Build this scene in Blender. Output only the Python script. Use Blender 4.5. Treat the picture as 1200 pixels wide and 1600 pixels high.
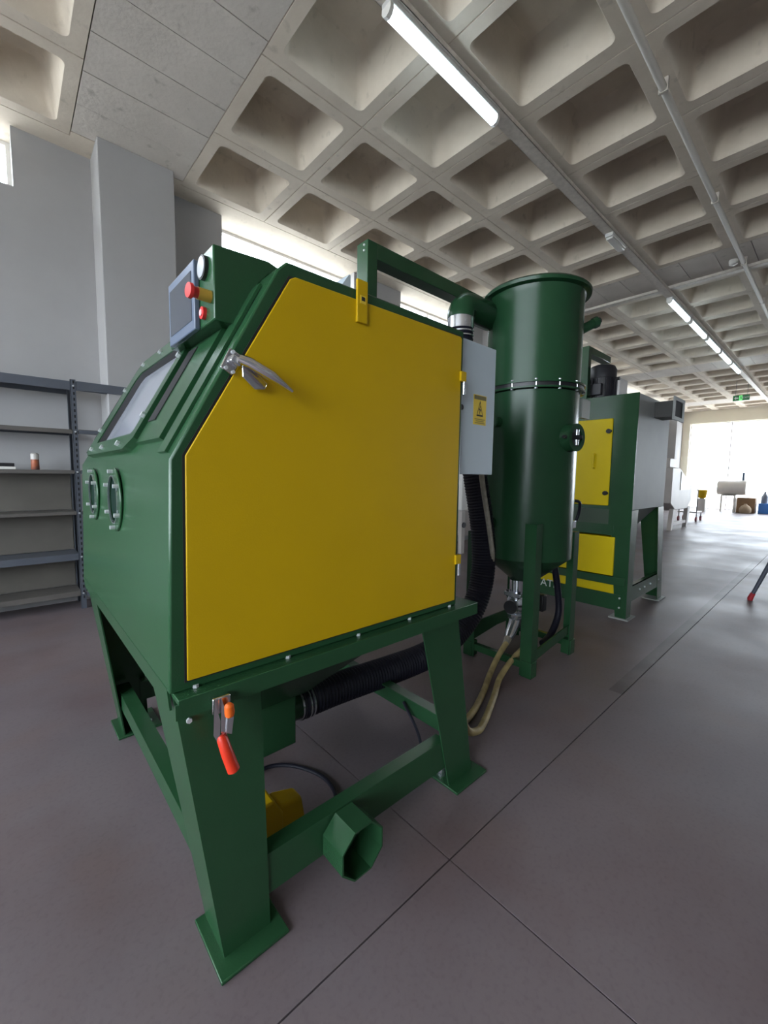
import bpy, bmesh, math, random
from mathutils import Vector, Matrix
random.seed(7)
scene = bpy.context.scene
for o in list(bpy.data.objects): bpy.data.objects.remove(o)
COL = scene.collection

# ------------------------------------------------------------------ camera
CAM_H = 1.40
F_PX, YAW, PITCH, ROLL = 650.15, 0.8337957, 0.0885346, 0.0134256
fwd = Vector((math.cos(PITCH)*math.cos(YAW), math.cos(PITCH)*math.sin(YAW), -math.sin(PITCH)))
rgt = Vector((math.sin(YAW), -math.cos(YAW), 0.0))
upv = rgt.cross(fwd)
r2 = rgt*math.cos(ROLL) + upv*math.sin(ROLL)
u2 = -rgt*math.sin(ROLL) + upv*math.cos(ROLL)
cd = bpy.data.cameras.new('camera'); cam = bpy.data.objects.new('camera', cd); COL.objects.link(cam)
cam.matrix_world = Matrix(((r2.x, u2.x, -fwd.x, 0), (r2.y, u2.y, -fwd.y, 0), (r2.z, u2.z, -fwd.z, CAM_H), (0, 0, 0, 1)))
cd.sensor_fit = 'VERTICAL'; cd.sensor_height = 36.0; cd.lens = F_PX/1600*36.0
cd.clip_start = 0.02; cd.clip_end = 300
scene.camera = cam

# ------------------------------------------------------------------ room numbers
XL, XR, YB, YF, ZC = -5.40, 24.62, 5.50, -5.98, 4.62     # end wall, far wall, window wall, opposite wall, rib underside
SILL = 4.08

# ------------------------------------------------------------------ sky, daylight, exposure
world = bpy.data.worlds.new('sky'); scene.world = world; world.use_nodes = True
bg = world.node_tree.nodes['Background']
bg.inputs[0].default_value = (0.88, 0.94, 1.0, 1); bg.inputs[1].default_value = 16.0
def portal(name, loc, rot, sx, sy):
    l = bpy.data.lights.new(name, 'AREA'); l.shape = 'RECTANGLE'; l.size = sx; l.size_y = sy
    l.cycles.is_portal = True
    o = bpy.data.objects.new(name, l); o.location = loc; o.rotation_euler = rot; COL.objects.link(o)
H = math.pi/2
portal('daylight_window_wall', ((XL+XR)/2, YB+0.42, (SILL+ZC)/2), (-H, 0, 0), XR-XL, ZC-SILL)
portal('daylight_far_opening', (XR+0.32, 0.55, 2.02), (H, 0, H), 9.4, 4.05)
portal('daylight_end_wall', (XL-0.32, 0.60, 2.50), (H, 0, -H), 9.0, 2.8)
scene.view_settings.view_transform = 'Standard'; scene.view_settings.look = 'None'
scene.view_settings.gamma = 1.0; scene.view_settings.use_curve_mapping = False
scene.view_settings.exposure = 0.0

# ------------------------------------------------------------------ materials
MATS = {}
def mat(name, col, rough=0.5, metal=0.0, var=0.0, vscale=3.0, bump=0.0, bscale=60.0, col2=None, emit=None, estr=0.0, coat=0.0, detail=4.0, spec=0.5):
    if name in MATS: return MATS[name]
    m = bpy.data.materials.new(name); m.use_nodes = True; nt = m.node_tree
    b = nt.nodes['Principled BSDF']
    b.inputs['Base Color'].default_value = (*col, 1); b.inputs['Roughness'].default_value = rough
    b.inputs['Metallic'].default_value = metal; b.inputs['Specular IOR Level'].default_value = spec
    if coat: b.inputs['Coat Weight'].default_value = coat; b.inputs['Coat Roughness'].default_value = 0.15
    tc = nt.nodes.new('ShaderNodeTexCoord')
    if var or col2:
        n = nt.nodes.new('ShaderNodeTexNoise'); n.inputs['Scale'].default_value = vscale; n.inputs['Detail'].default_value = detail
        nt.links.new(tc.outputs['Object'], n.inputs['Vector'])
        r = nt.nodes.new('ShaderNodeMapRange'); r.inputs[1].default_value = 0.3; r.inputs[2].default_value = 0.7
        nt.links.new(n.outputs['Fac'], r.inputs[0])
        mx = nt.nodes.new('ShaderNodeMix'); mx.data_type = 'RGBA'
        c2 = col2 or tuple(c*(1-var) for c in col)
        mx.inputs[6].default_value = (*col, 1); mx.inputs[7].default_value = (*c2, 1)
        nt.links.new(r.outputs[0], mx.inputs[0]); nt.links.new(mx.outputs[2], b.inputs['Base Color'])
    if bump:
        n2 = nt.nodes.new('ShaderNodeTexNoise'); n2.inputs['Scale'].default_value = bscale; n2.inputs['Detail'].default_value = 3
        nt.links.new(tc.outputs['Object'], n2.inputs['Vector'])
        bp = nt.nodes.new('ShaderNodeBump'); bp.inputs['Strength'].default_value = bump; bp.inputs['Distance'].default_value = 0.01
        nt.links.new(n2.outputs['Fac'], bp.inputs['Height']); nt.links.new(bp.outputs['Normal'], b.inputs['Normal'])
    if emit:
        b.inputs['Emission Color'].default_value = (*emit, 1); b.inputs['Emission Strength'].default_value = estr
    MATS[name] = m; return m

GREEN = mat('green_paint', (0.020, 0.074, 0.030), 0.25, var=0.08, vscale=6, bump=0.05, bscale=220, spec=0.40)
TANKG = mat('tank_green_gloss', (0.015, 0.057, 0.024), 0.26, var=0.08, vscale=5, bump=0.03, bscale=160, spec=0.28)
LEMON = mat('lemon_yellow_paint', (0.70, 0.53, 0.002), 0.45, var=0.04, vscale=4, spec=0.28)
YELLOW = mat('yellow_paint', (0.54, 0.345, 0.001), 0.5, var=0.05, vscale=4, bump=0.06, bscale=260, spec=0.28)
GREYP = mat('grey_paint', (0.48, 0.56, 0.61), 0.42, var=0.05, vscale=5, bump=0.03, bscale=200)
LGREY = mat('light_grey_panel', (0.30, 0.32, 0.31), 0.55, metal=0.0, var=0.12, vscale=3, bump=0.03, bscale=120)  # even light grey for housing, hopper, foot plates and duct flange
STEEL = mat('bright_steel', (0.74, 0.77, 0.82), 0.22, metal=0.92)
CHROME = mat('chrome', (0.75, 0.75, 0.78), 0.14, metal=1.0)
BLACK = mat('black_plastic', (0.012, 0.012, 0.014), 0.4)
RUBBER = mat('black_rubber', (0.008, 0.008, 0.016), 0.55, bump=0.1, bscale=90, spec=0.3)
DARK = mat('dark_gap', (0.006, 0.006, 0.007), 0.8)
MOTOR = mat('motor_black', (0.022, 0.022, 0.028), 0.38)
RED = mat('red_grip', (0.62, 0.03, 0.008), 0.4)
ORANGE = mat('orange_tip', (0.75, 0.13, 0.01), 0.45)
REDB = mat('red_button', (0.65, 0.03, 0.03), 0.3)
BEIGE = mat('sand_hose', (0.46, 0.36, 0.16), 0.6, var=0.5, vscale=14, bump=0.3, bscale=80)
BEIGE2 = mat('dusty_hose', (0.36, 0.33, 0.27), 0.7, var=0.35, vscale=30, bump=0.3, bscale=80)
RACKM = mat('slotted_steel', (0.115, 0.128, 0.155), 0.45, metal=0.3, var=0.15, vscale=4)
SHELFM = mat('shelf_board', (0.11, 0.10, 0.09), 0.6, var=0.2, vscale=3)
SCREEN = mat('dark_screen', (0.05, 0.06, 0.08), 0.12, coat=0.6)
BEZEL = mat('blue_grey_bezel', (0.11, 0.14, 0.20), 0.35)
GAUGEF = mat('gauge_face', (0.45, 0.47, 0.50), 0.2, coat=0.5)
SIGNY = mat('sign_yellow', (0.72, 0.52, 0.05), 0.5)
INK = mat('black_ink', (0.02, 0.02, 0.015), 0.6)
WHITEP = mat('white_paint', (0.72, 0.70, 0.66), 0.45, var=0.05, vscale=3)
PINKW = mat('dusty_cream_paint', (0.55, 0.50, 0.46), 0.5, var=0.12, vscale=2)
BLUE = mat('blue_crate_plastic', (0.03, 0.20, 0.65), 0.4)
BROWN = mat('cardboard', (0.28, 0.17, 0.09), 0.8, var=0.2, vscale=8)
SIGNG = mat('exit_green', (0.02, 0.22, 0.06), 0.4)
SIGNL = mat('exit_light_green', (0.10, 0.75, 0.18), 0.4, emit=(0.25, 1.0, 0.3), estr=0.8)
SIGNW = mat('exit_white', (0.8, 0.85, 0.8), 0.4)
TUBE = mat('lit_tube', (0.9, 0.95, 1.0), 0.4, emit=(0.72, 0.90, 1.0), estr=9.0)
TRAYM = mat('cable_tray_zinc', (0.66, 0.61, 0.54), 0.5, metal=0.0, var=0.2, vscale=20)
FIXT = mat('lamp_housing', (0.60, 0.60, 0.58), 0.4)
PALEW = mat('pale_lens', (0.75, 0.74, 0.70), 0.35)

def concrete(name, c1, c2, scale, bump, rough=0.85, stain=0.0, streak=None):
    m = bpy.data.materials.new(name); m.use_nodes = True; nt = m.node_tree; L = nt.links.new
    b = nt.nodes['Principled BSDF']; b.inputs['Roughness'].default_value = rough
    tc = nt.nodes.new('ShaderNodeNewGeometry')
    n1 = nt.nodes.new('ShaderNodeTexNoise'); n1.inputs['Scale'].default_value = scale; n1.inputs['Detail'].default_value = 8; n1.inputs['Roughness'].default_value = 0.62
    n2 = nt.nodes.new('ShaderNodeTexNoise'); n2.inputs['Scale'].default_value = scale*14; n2.inputs['Detail'].default_value = 5
    for n in (n1, n2): L(tc.outputs['Position'], n.inputs['Vector'])
    r = nt.nodes.new('ShaderNodeMapRange'); r.inputs[1].default_value = 0.32; r.inputs[2].default_value = 0.68; L(n1.outputs['Fac'], r.inputs[0])
    mx = nt.nodes.new('ShaderNodeMix'); mx.data_type = 'RGBA'; mx.inputs[6].default_value = (*c1, 1); mx.inputs[7].default_value = (*c2, 1); L(r.outputs[0], mx.inputs[0])
    out = mx.outputs[2]
    if stain:
        n3 = nt.nodes.new('ShaderNodeTexNoise'); n3.inputs['Scale'].default_value = scale*5; n3.inputs['Detail'].default_value = 6; L(tc.outputs['Position'], n3.inputs['Vector'])
        r3 = nt.nodes.new('ShaderNodeMapRange'); r3.inputs[1].default_value = 0.62; r3.inputs[2].default_value = 0.78; L(n3.outputs['Fac'], r3.inputs[0])
        m3 = nt.nodes.new('ShaderNodeMix'); m3.data_type = 'RGBA'; m3.blend_type = 'MULTIPLY'; m3.inputs[7].default_value = (1-stain, 1-stain, 1-stain*1.05, 1)
        L(r3.outputs[0], m3.inputs[0]); L(out, m3.inputs[6]); out = m3.outputs[2]
    L(out, b.inputs['Base Color'])
    bp = nt.nodes.new('ShaderNodeBump'); bp.inputs['Strength'].default_value = bump; bp.inputs['Distance'].default_value = 0.01
    L(n2.outputs['Fac'], bp.inputs['Height']); L(bp.outputs['Normal'], b.inputs['Normal'])
    MATS[name] = m; return m
CONC = concrete('coffer_concrete', (0.74, 0.665, 0.56), (0.62, 0.545, 0.45), 1.6, 0.35, stain=0.25)
BAND = concrete('board_marked_concrete', (0.70, 0.65, 0.59), (0.60, 0.555, 0.50), 1.9, 0.4, stain=0.35)
PLASTER = concrete('wall_plaster', (0.395, 0.39, 0.39), (0.355, 0.35, 0.35), 0.9, 0.12)
JOINT = mat('joint_filler', (0.03, 0.025, 0.025), 0.9)

def floor_material():
    m = bpy.data.materials.new('resin_floor'); m.use_nodes = True; nt = m.node_tree; L = nt.links.new
    b = nt.nodes['Principled BSDF']
    g = nt.nodes.new('ShaderNodeNewGeometry')
    def noise(s, d=5, rg=(0.35, 0.65)):
        n = nt.nodes.new('ShaderNodeTexNoise'); n.inputs['Scale'].default_value = s; n.inputs['Detail'].default_value = d; L(g.outputs['Position'], n.inputs['Vector'])
        r = nt.nodes.new('ShaderNodeMapRange'); r.inputs[1].default_value = rg[0]; r.inputs[2].default_value = rg[1]; L(n.outputs['Fac'], r.inputs[0]); return r.outputs[0]
    def mix(a, c, fac, blend='MIX'):
        mx = nt.nodes.new('ShaderNodeMix'); mx.data_type = 'RGBA'; mx.blend_type = blend
        if isinstance(a, tuple): mx.inputs[6].default_value = (*a, 1)
        else: L(a, mx.inputs[6])
        mx.inputs[7].default_value = (*c, 1); L(fac, mx.inputs[0]); return mx.outputs[2]
    c = mix((0.180, 0.146, 0.152), (0.142, 0.120, 0.131), noise(0.55))
    c = mix(c, (0.158, 0.117, 0.114), noise(1.7, 4, (0.5, 0.75)))
    c = mix(c, (0.78, 0.76, 0.76), noise(0.8, 3, (0.55, 0.8)), 'MULTIPLY')
    c = mix(c, (0.78, 0.68, 0.66), noise(0.95, 6, (0.48, 0.70)), 'MULTIPLY')
    c = mix(c, (0.86, 0.85, 0.85), noise(60, 2, (0.5, 0.8)), 'MULTIPLY')
    # worn dark repair strip beside the long joint
    sp = nt.nodes.new('ShaderNodeSeparateXYZ'); L(g.outputs['Position'], sp.inputs[0])
    def mth(op, a, v=None):
        n = nt.nodes.new('ShaderNodeMath'); n.operation = op
        if isinstance(a, (int, float)): n.inputs[0].default_value = a
        else: L(a, n.inputs[0])
        if v is not None:
            if isinstance(v, (int, float)): n.inputs[1].default_value = v
            else: L(v, n.inputs[1])
        return n.outputs[0]
    d = mth('ABSOLUTE', mth('SUBTRACT', sp.outputs[1], 0.905))
    s1 = mth('LESS_THAN', d, 0.045); s2 = mth('GREATER_THAN', sp.outputs[0], 2.9); s3 = mth('LESS_THAN', sp.outputs[0], 9.3)
    st = mth('MULTIPLY', mth('MULTIPLY', s1, s2), mth('MULTIPLY', s3, noise(3, 3, (0.2, 0.5))))
    c = mix(c, (0.55, 0.54, 0.52), st, 'MULTIPLY')
    L(c, b.inputs['Base Color'])
    rr = nt.nodes.new('ShaderNodeMapRange'); rr.inputs[3].default_value = 0.45; rr.inputs[4].default_value = 0.56; b.inputs['Specular IOR Level'].default_value = 0.35; L(noise(1.3, 5), rr.inputs[0]); L(rr.outputs[0], b.inputs['Roughness'])
    bp = nt.nodes.new('ShaderNodeBump'); bp.inputs['Strength'].default_value = 0.06; bp.inputs['Distance'].default_value = 0.004
    n = nt.nodes.new('ShaderNodeTexNoise'); n.inputs['Scale'].default_value = 90; L(g.outputs['Position'], n.inputs['Vector']); L(n.outputs['Fac'], bp.inputs['Height']); L(bp.outputs['Normal'], b.inputs['Normal'])
    return m
FLOOR = floor_material()

def glass_material(name, tint, gloss=0.08):
    m = bpy.data.materials.new(name); m.use_nodes = True; nt = m.node_tree; L = nt.links.new
    nt.nodes.remove(nt.nodes['Principled BSDF'])
    t = nt.nodes.new('ShaderNodeBsdfTransparent'); t.inputs[0].default_value = (*tint, 1)
    g = nt.nodes.new('ShaderNodeBsdfGlossy'); g.inputs['Roughness'].default_value = 0.03
    mx = nt.nodes.new('ShaderNodeMixShader'); mx.inputs[0].default_value = gloss
    L(t.outputs[0], mx.inputs[1]); L(g.outputs[0], mx.inputs[2]); L(mx.outputs[0], nt.nodes['Material Output'].inputs[0])
    return m
GLASS = glass_material('window_glass', (0.96, 0.98, 1.0), 0.05)
VIEWGLASS = mat('frosted_view_pane', (0.36, 0.38, 0.44), 0.14, coat=0.5, var=0.1, vscale=5)

# ------------------------------------------------------------------ mesh helpers (world coordinates in, local meshes out)
ORG = {}
class MB:
    def __init__(s): s.v = []; s.f = []
    def add(s, vs, fs):
        k = len(s.v); s.v += [tuple(v) for v in vs]; s.f += [tuple(i+k for i in f) for f in fs]; return s
    def box(s, x0, x1, y0, y1, z0, z1):
        return s.add([(x0,y0,z0),(x1,y0,z0),(x1,y1,z0),(x0,y1,z0),(x0,y0,z1),(x1,y0,z1),(x1,y1,z1),(x0,y1,z1)],
                     [(0,3,2,1),(4,5,6,7),(0,1,5,4),(1,2,6,5),(2,3,7,6),(3,0,4,7)])
    def hexa(s, b, t):
        return s.add(list(b)+list(t), [(0,3,2,1),(4,5,6,7),(0,1,5,4),(1,2,6,5),(2,3,7,6),(3,0,4,7)])
    def prism(s, poly, axis, a, b):
        n = len(poly)
        def P(p, t): return {'x': (t, p[0], p[1]), 'y': (p[0], t, p[1]), 'z': (p[0], p[1], t)}[axis]
        return s.add([P(p, a) for p in poly]+[P(p, b) for p in poly],
                     [tuple(range(n)), tuple(range(2*n-1, n-1, -1))]+[(i, (i+1) % n, n+(i+1) % n, n+i) for i in range(n)])
    def slab(s, pts, thick, nrm):
        nv = Vector(nrm).normalized()*thick; n = len(pts)
        return s.add(list(pts)+[tuple(Vector(p)+nv) for p in pts], [tuple(range(n)), tuple(range(2*n-1, n-1, -1))]+[(i, (i+1) % n, n+(i+1) % n, n+i) for i in range(n)])
    def cyl(s, p0, p1, r, n=16, r1=None, caps=True):
        return s.tube([p0, p1], [r, r if r1 is None else r1], n, caps)
    def tube(s, path, rad, n=10, caps=True):
        P = [Vector(p) for p in path]
        if isinstance(rad, (int, float)): rad = [rad]*len(P)
        k = len(s.v); T = []
        for i in range(len(P)):
            t = (P[min(i+1, len(P)-1)]-P[max(i-1, 0)]); T.append(t.normalized())
        ref = Vector((0, 0, 1)) if abs(T[0].z) < 0.9 else Vector((1, 0, 0))
        u = T[0].cross(ref).normalized()
        for i, p in enumerate(P):
            u = (u-T[i]*u.dot(T[i])).normalized(); w = T[i].cross(u)
            for j in range(n):
                a = 2*math.pi*j/n; s.v.append(tuple(p+u*(rad[i]*math.cos(a))+w*(rad[i]*math.sin(a))))
        for i in range(len(P)-1):
            for j in range(n):
                s.f.append((k+i*n+j, k+i*n+(j+1) % n, k+(i+1)*n+(j+1) % n, k+(i+1)*n+j))
        if caps:
            s.f.append(tuple(k+j for j in range(n))[::-1]); e = k+(len(P)-1)*n; s.f.append(tuple(e+j for j in range(n)))
        return s
    def lathe(s, prof, c, n=40, caps=True):      # prof: (radius, z) list, vertical axis through c=(x,y)
        return s.tube_z([(c[0], c[1], z) for r, z in prof], [r for r, z in prof], n, caps)
    def tube_z(s, P, R, n, caps):
        k = len(s.v)
        for p, r in zip(P, R):
            for j in range(n):
                a = 2*math.pi*j/n; s.v.append((p[0]+r*math.cos(a), p[1]+r*math.sin(a), p[2]))
        for i in range(len(P)-1):
            for j in range(n): s.f.append((k+i*n+j, k+i*n+(j+1) % n, k+(i+1)*n+(j+1) % n, k+(i+1)*n+j))
        if caps:
            s.f.append(tuple(k+j for j in range(n))[::-1]); e = k+(len(P)-1)*n; s.f.append(tuple(e+j for j in range(n)))
        return s
    def ring(s, c, axis, r0, r1, h, n=24):       # flat annulus body along axis (centre at base)
        ax = Vector(axis).normalized(); ref = Vector((0, 0, 1)) if abs(ax.z) < 0.9 else Vector((1, 0, 0))
        u = ax.cross(ref).normalized(); w = ax.cross(u); c = Vector(c); k = len(s.v)
        for (r, t) in ((r0, 0), (r1, 0), (r1, h), (r0, h)):
            for j in range(n):
                a = 2*math.pi*j/n; s.v.append(tuple(c+ax*t+u*(r*math.cos(a))+w*(r*math.sin(a))))
        for q in range(4):
            q2 = (q+1) % 4
            for j in range(n): s.f.append((k+q*n+j, k+q*n+(j+1) % n, k+q2*n+(j+1) % n, k+q2*n+j))
        return s
    def mesh(s, name, off=(0, 0, 0)):
        me = bpy.data.meshes.new(name)
        me.from_pydata([(v[0]-off[0], v[1]-off[1], v[2]-off[2]) for v in s.v], [], s.f)
        bm = bmesh.new(); bm.from_mesh(me); bmesh.ops.recalc_face_normals(bm, faces=bm.faces); bm.to_mesh(me); bm.free()
        me.polygons.foreach_set('use_smooth', [True]*len(me.polygons)); me.set_sharp_from_angle(angle=math.radians(38))
        me.update(); return me
    def build(s, name, m, parent=None, bevel=0.0, origin=None):
        if parent is not None: off = ORG[parent.name]
        elif origin is not None: off = origin
        else:
            xs = [v[0] for v in s.v]; ys = [v[1] for v in s.v]; zs = [v[2] for v in s.v]
            off = ((min(xs)+max(xs))/2, (min(ys)+max(ys))/2, min(zs))
        me = s.mesh(name, off); me.materials.append(m)
        o = bpy.data.objects.new(name, me); COL.objects.link(o)
        if parent is not None: o.parent = parent
        else: o.location = off
        ORG[o.name] = off
        if bevel:
            b = o.modifiers.new('bevel', 'BEVEL'); b.width = bevel; b.segments = 2; b.limit_method = 'ANGLE'; b.angle_limit = math.radians(35)
        return o
def tag(o, label=None, cat=None, group=None, kind=None):
    if label: o['label'] = label
    if cat: o['category'] = cat
    if group: o['group'] = group
    if kind: o['kind'] = kind
    return o
def thing(name, loc, label, cat, group=None, kind=None):
    o = bpy.data.objects.new(name, None); COL.objects.link(o); o.location = loc; o.empty_display_size = 0.1
    ORG[o.name] = tuple(loc); return tag(o, label, cat, group, kind)
def inst(name, me, parent, loc, rot=(0, 0, 0), scale=(1, 1, 1)):      # shared mesh, loc in world
    o = bpy.data.objects.new(name, me); COL.objects.link(o); o.parent = parent
    off = ORG[parent.name]; o.location = (loc[0]-off[0], loc[1]-off[1], loc[2]-off[2]); o.rotation_euler = rot; o.scale = scale
    return o
def spline(pts, n=10):
    P = [Vector(p) for p in pts]; P = [P[0]*2-P[1]]+P+[P[-1]*2-P[-2]]; out = []
    for i in range(1, len(P)-2):
        for k in range(n):
            t = k/n; a, b, c, d = P[i-1], P[i], P[i+1], P[i+2]
            out.append(0.5*((2*b)+(-a+c)*t+(2*a-5*b+4*c-d)*t*t+(-a+3*b-3*c+d)*t**3))
    out.append(P[-2]); return out
def resample(path, step):
    out = [path[0]]; acc = 0
    for a, b in zip(path, path[1:]):
        L = (b-a).length; d = step-acc
        while d <= L: out.append(a.lerp(b, d/L)); d += step
        acc = L-(d-step)
    return out
def corrugated(pts, r, dr, pitch=0.012, n=16):
    P = resample(spline(pts, 24), pitch/2)
    return MB().tube(P, [r+(dr if i % 2 else -dr) for i in range(len(P))], n)
def text_mesh(txt, size, depth=0.001):
    cu = bpy.data.curves.new('t', 'FONT'); cu.body = txt; cu.size = size; cu.extrude = depth; cu.align_x = 'CENTER'; cu.align_y = 'CENTER'
    o = bpy.data.objects.new('t', cu); COL.objects.link(o); bpy.context.view_layer.update()
    me = bpy.data.meshes.new_from_object(o.evaluated_get(bpy.context.evaluated_depsgraph_get()))
    bpy.data.objects.remove(o); return me
def bolt_mesh(name, r, h, m):
    mb = MB().cyl((0, 0, 0), (0, 0, h), r, 6); me = mb.mesh(name); me.materials.append(m); return me
BOLT = bolt_mesh('bolt', 0.008, 0.008, mat('bolt_zinc', (.70, .72, .74), .35, metal=.45))
def bolt(parent, loc, nrm, s=1.0):
    q = Vector((0, 0, 1)).rotation_difference(Vector(nrm)); return inst('bolt', BOLT, parent, loc, q.to_euler(), (s, s, s))

# ================================================================== STRUCTURE
# ---- floor: slabs with open joints on a dark bed
floor = MB().box(XL-0.3, XR+0.3, YF-0.3, YB+0.3, -0.20, -0.022).build('floor', JOINT); tag(floor, kind='structure')
ORG[floor.name] = tuple(floor.location)
xs = [XL-0.3, 1.136-4.0, 1.136, 8.136, 15.136, 22.136, XR+0.3]; ys = [YF-0.3, -3.76, 0.868, YB+0.3]
for i in range(len(xs)-1):
    for j in range(len(ys)-1):
        g = 0.0025
        MB().box(xs[i]+g, xs[i+1]-g, ys[j]+g, ys[j+1]-g, -0.022, 0).build('floor_slab', FLOOR, floor)

ground = MB().box(-60, 90, -60, 60, -0.6, -0.25).build('ground', mat('outside_ground', (0.60, 0.57, 0.52), 0.9, var=0.2, vscale=0.4)); tag(ground, kind='structure')  # pale colour stands in for sunlight and bounces light to the ceiling

# ---- waffle ceiling
def coffer_mesh():
    mb = MB(); hw, r, seg = 0.39, 0.055, 5                       # opening half width, corner radius
    def rr(h, rad, z):
        out = []
        for cx, cy, a0 in ((h-rad, h-rad, 0), (-h+rad, h-rad, 90), (-h+rad, -h+rad, 180), (h-rad, -h+rad, 270)):
            for k in range(seg+1):
                a = math.radians(a0+90*k/seg); out.append((cx+rad*math.cos(a), cy+rad*math.sin(a), z))
        return out
    loops = [rr(hw, r, 0), rr(hw-0.006, r, 0.010), rr(hw-0.018, r, 0.05), rr(0.315, 0.06, 0.36), rr(0.29, 0.06, 0.40), rr(0.24, 0.05, 0.415)]
    n = 4*(seg+1)
    corners = [(0.5, 0.5, 0), (-0.5, 0.5, 0), (-0.5, -0.5, 0), (0.5, -0.5, 0)]
    g = 0.006; ins = [(0.5-g, 0.5-g, 0), (-0.5+g, 0.5-g, 0), (-0.5+g, -0.5+g, 0), (0.5-g, -0.5+g, 0)]
    low = [(x, y, 0.02) for x, y, z in corners]
    allv = []
    for L in loops: allv += L
    k0 = len(allv); allv += ins + low
    fs = []
    for a in range(len(loops)-1):
        for j in range(n): fs.append((a*n+j, a*n+(j+1) % n, (a+1)*n+(j+1) % n, (a+1)*n+j))
    fs.append(tuple((len(loops)-1)*n+j for j in range(n)))
    for c in range(4):
        arc = [c*(seg+1)+k for k in range(seg+1)]
        for k in range(seg): fs.append((arc[k], arc[k+1], k0+c))
        nx = (c+1) % 4; fs.append((arc[-1], nx*(seg+1), k0+nx, k0+c))
        fs.append((k0+c, k0+nx, k0+4+nx, k0+4+c))                # joint groove between neighbouring ribs
    mb.add(allv, fs); me = mb.mesh('coffer'); me.materials.append(CONC); return me
ceil = MB().box(XL-0.3, XR+0.3, YF-0.45, YB+0.45, ZC+0.42, ZC+0.60).build('ceiling', CONC); tag(ceil, kind='structure')
CF = coffer_mesh()
BANDX = [-5.88, 1.12, 8.12, 15.12, 22.12]
for i in range(-5, 25):
    x = 0.12+i
    if any(abs(x-b) < 0.3 for b in BANDX) or x > XR-0.2: continue
    for j in range(11): inst('coffer', CF, ceil, (x, 4.76-j, ZC))
bme = MB().box(-0.497, 0.497, -0.2012, 0.2012, 0, 0.43).mesh('form_board'); bme.materials.append(BAND)
for b in BANDX:
    y = 5.19
    while y > YF+0.2:
        inst('form_board', bme, ceil, (b, y-0.2035+0.0, ZC+random.uniform(-0.003, 0.004)), (0, 0, 0)); y -= 0.41
    MB().box(b-0.5, b+0.5, 5.196, YB+0.45, ZC, ZC+0.43).build('ceiling_edge', CONC, ceil)
for a, b in zip(BANDX, BANDX[1:]+[XR+1.0]):                      # solid edge strips along both long walls
    x1 = min(b-0.5, XR+0.3)
    MB().box(a+0.5, x1, 5.264, YB+0.45, ZC, ZC+0.43).build('ceiling_edge', CONC, ceil)
    MB().box(a+0.5, x1, YF-0.45, -5.744, ZC, ZC+0.43).build('ceiling_edge', CONC, ceil)

# ---- window wall with a clerestory strip
wins_b = [(-4.2, -2.05), (-1.95, 0.19), (2.17, 4.28), (5.32, 7.40), (9.2, 11.3), (12.3, 14.4), (16.2, 18.3), (19.3, 21.4)]
wb = MB().box(XL-0.3, XR+0.3, YB, YB+0.40, -0.02, SILL)
px = XL-0.3
for a, b in wins_b+[(XR+0.3, None)]:
    wb.box(px, a, YB, YB+0.40, SILL, ZC+0.01); px = b
wall_back = wb.build('wall_back', PLASTER); tag(wall_back, kind='structure')
def window(n, x0, x1, y, z0, z1, mull, axis='x'):
    w = thing('window_%d' % n, ((x0+x1)/2, y, z0) if axis == 'x' else (y, (x0+x1)/2, z0), None, None, kind='structure')
    f = MB(); t = 0.035
    def bx(m, a0, a1, d0, d1, c0, c1): m.box(a0, a1, d0, d1, c0, c1) if axis == 'x' else m.box(d0, d1, a0, a1, c0, c1)
    bx(f, x0, x1, y-0.03, y+0.03, z0, z0+t); bx(f, x0, x1, y-0.03, y+0.03, z1-t, z1)
    bx(f, x0, x0+t, y-0.03, y+0.03, z0+t, z1-t); bx(f, x1-t, x1, y-0.03, y+0.03, z0+t, z1-t)
    fr = f.build('window_frame', WHITEP, w)
    for k in range(1, mull):
        m = MB(); xm = x0+(x1-x0)*k/mull; bx(m, xm-0.022, xm+0.022, y-0.025, y+0.025, z0+t, z1-t); m.build('mullion', WHITEP, w)
    for k in range(mull):
        a = x0+(x1-x0)*k/mull; b = x0+(x1-x0)*(k+1)/mull
        m = MB(); bx(m, a+0.02, b-0.02, y-0.004, y+0.004, z0+t*0.6, z1-t*0.6); m.build('pane', GLASS, w)
    return w
wn = 1
for a, b in wins_b: window(wn, a, b, YB+0.33, SILL, ZC, 2 if a == 5.32 else 1); wn += 1
# ---- opposite wall (behind the camera), its grey darkened to cut bounce light, end wall, far wall
wins_f = []; ZF0, ZF1 = SILL, ZC
wf = MB().box(XL-0.3, XR+0.3, YF-0.40, YF, -0.02, ZF0); px = XL-0.3
for a, b in wins_f+[(XR+0.3, None)]:
    wf.box(px, a, YF-0.40, YF, ZF0, ZC+0.01); px = b
tag(wf.build('wall_right', concrete('low_bounce_plaster', (0.24, 0.235, 0.23), (0.20, 0.195, 0.19), 0.9, 0.12)), kind='structure')
for a, b in wins_f: window(wn, a, b, YF-0.33, ZF0, ZC, 2); wn += 1
EW = (-3.9, 5.1, 1.1, 3.9)
we = MB().box(XL-0.3, XL, YF, YB, -0.02, EW[2]).box(XL-0.3, XL, YF, YB, EW[3], ZC+0.43).box(XL-0.3, XL, YF, EW[0], EW[2], EW[3]).box(XL-0.3, XL, EW[1], YB, EW[2], EW[3])
tag(we.build('wall_left', PLASTER), kind='structure')
window(wn, EW[0], EW[1], XL-0.2, EW[2], EW[3], 6, 'y'); wn += 1
FO = (-4.1, 5.2, 0.0, 4.05)
wr = MB().box(XR, XR+0.3, YF, YB, FO[3], ZC+0.43).box(XR, XR+0.3, YF, FO[0], -0.02, FO[3]).box(XR, XR+0.3, FO[1], YB, -0.02, FO[3])
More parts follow.
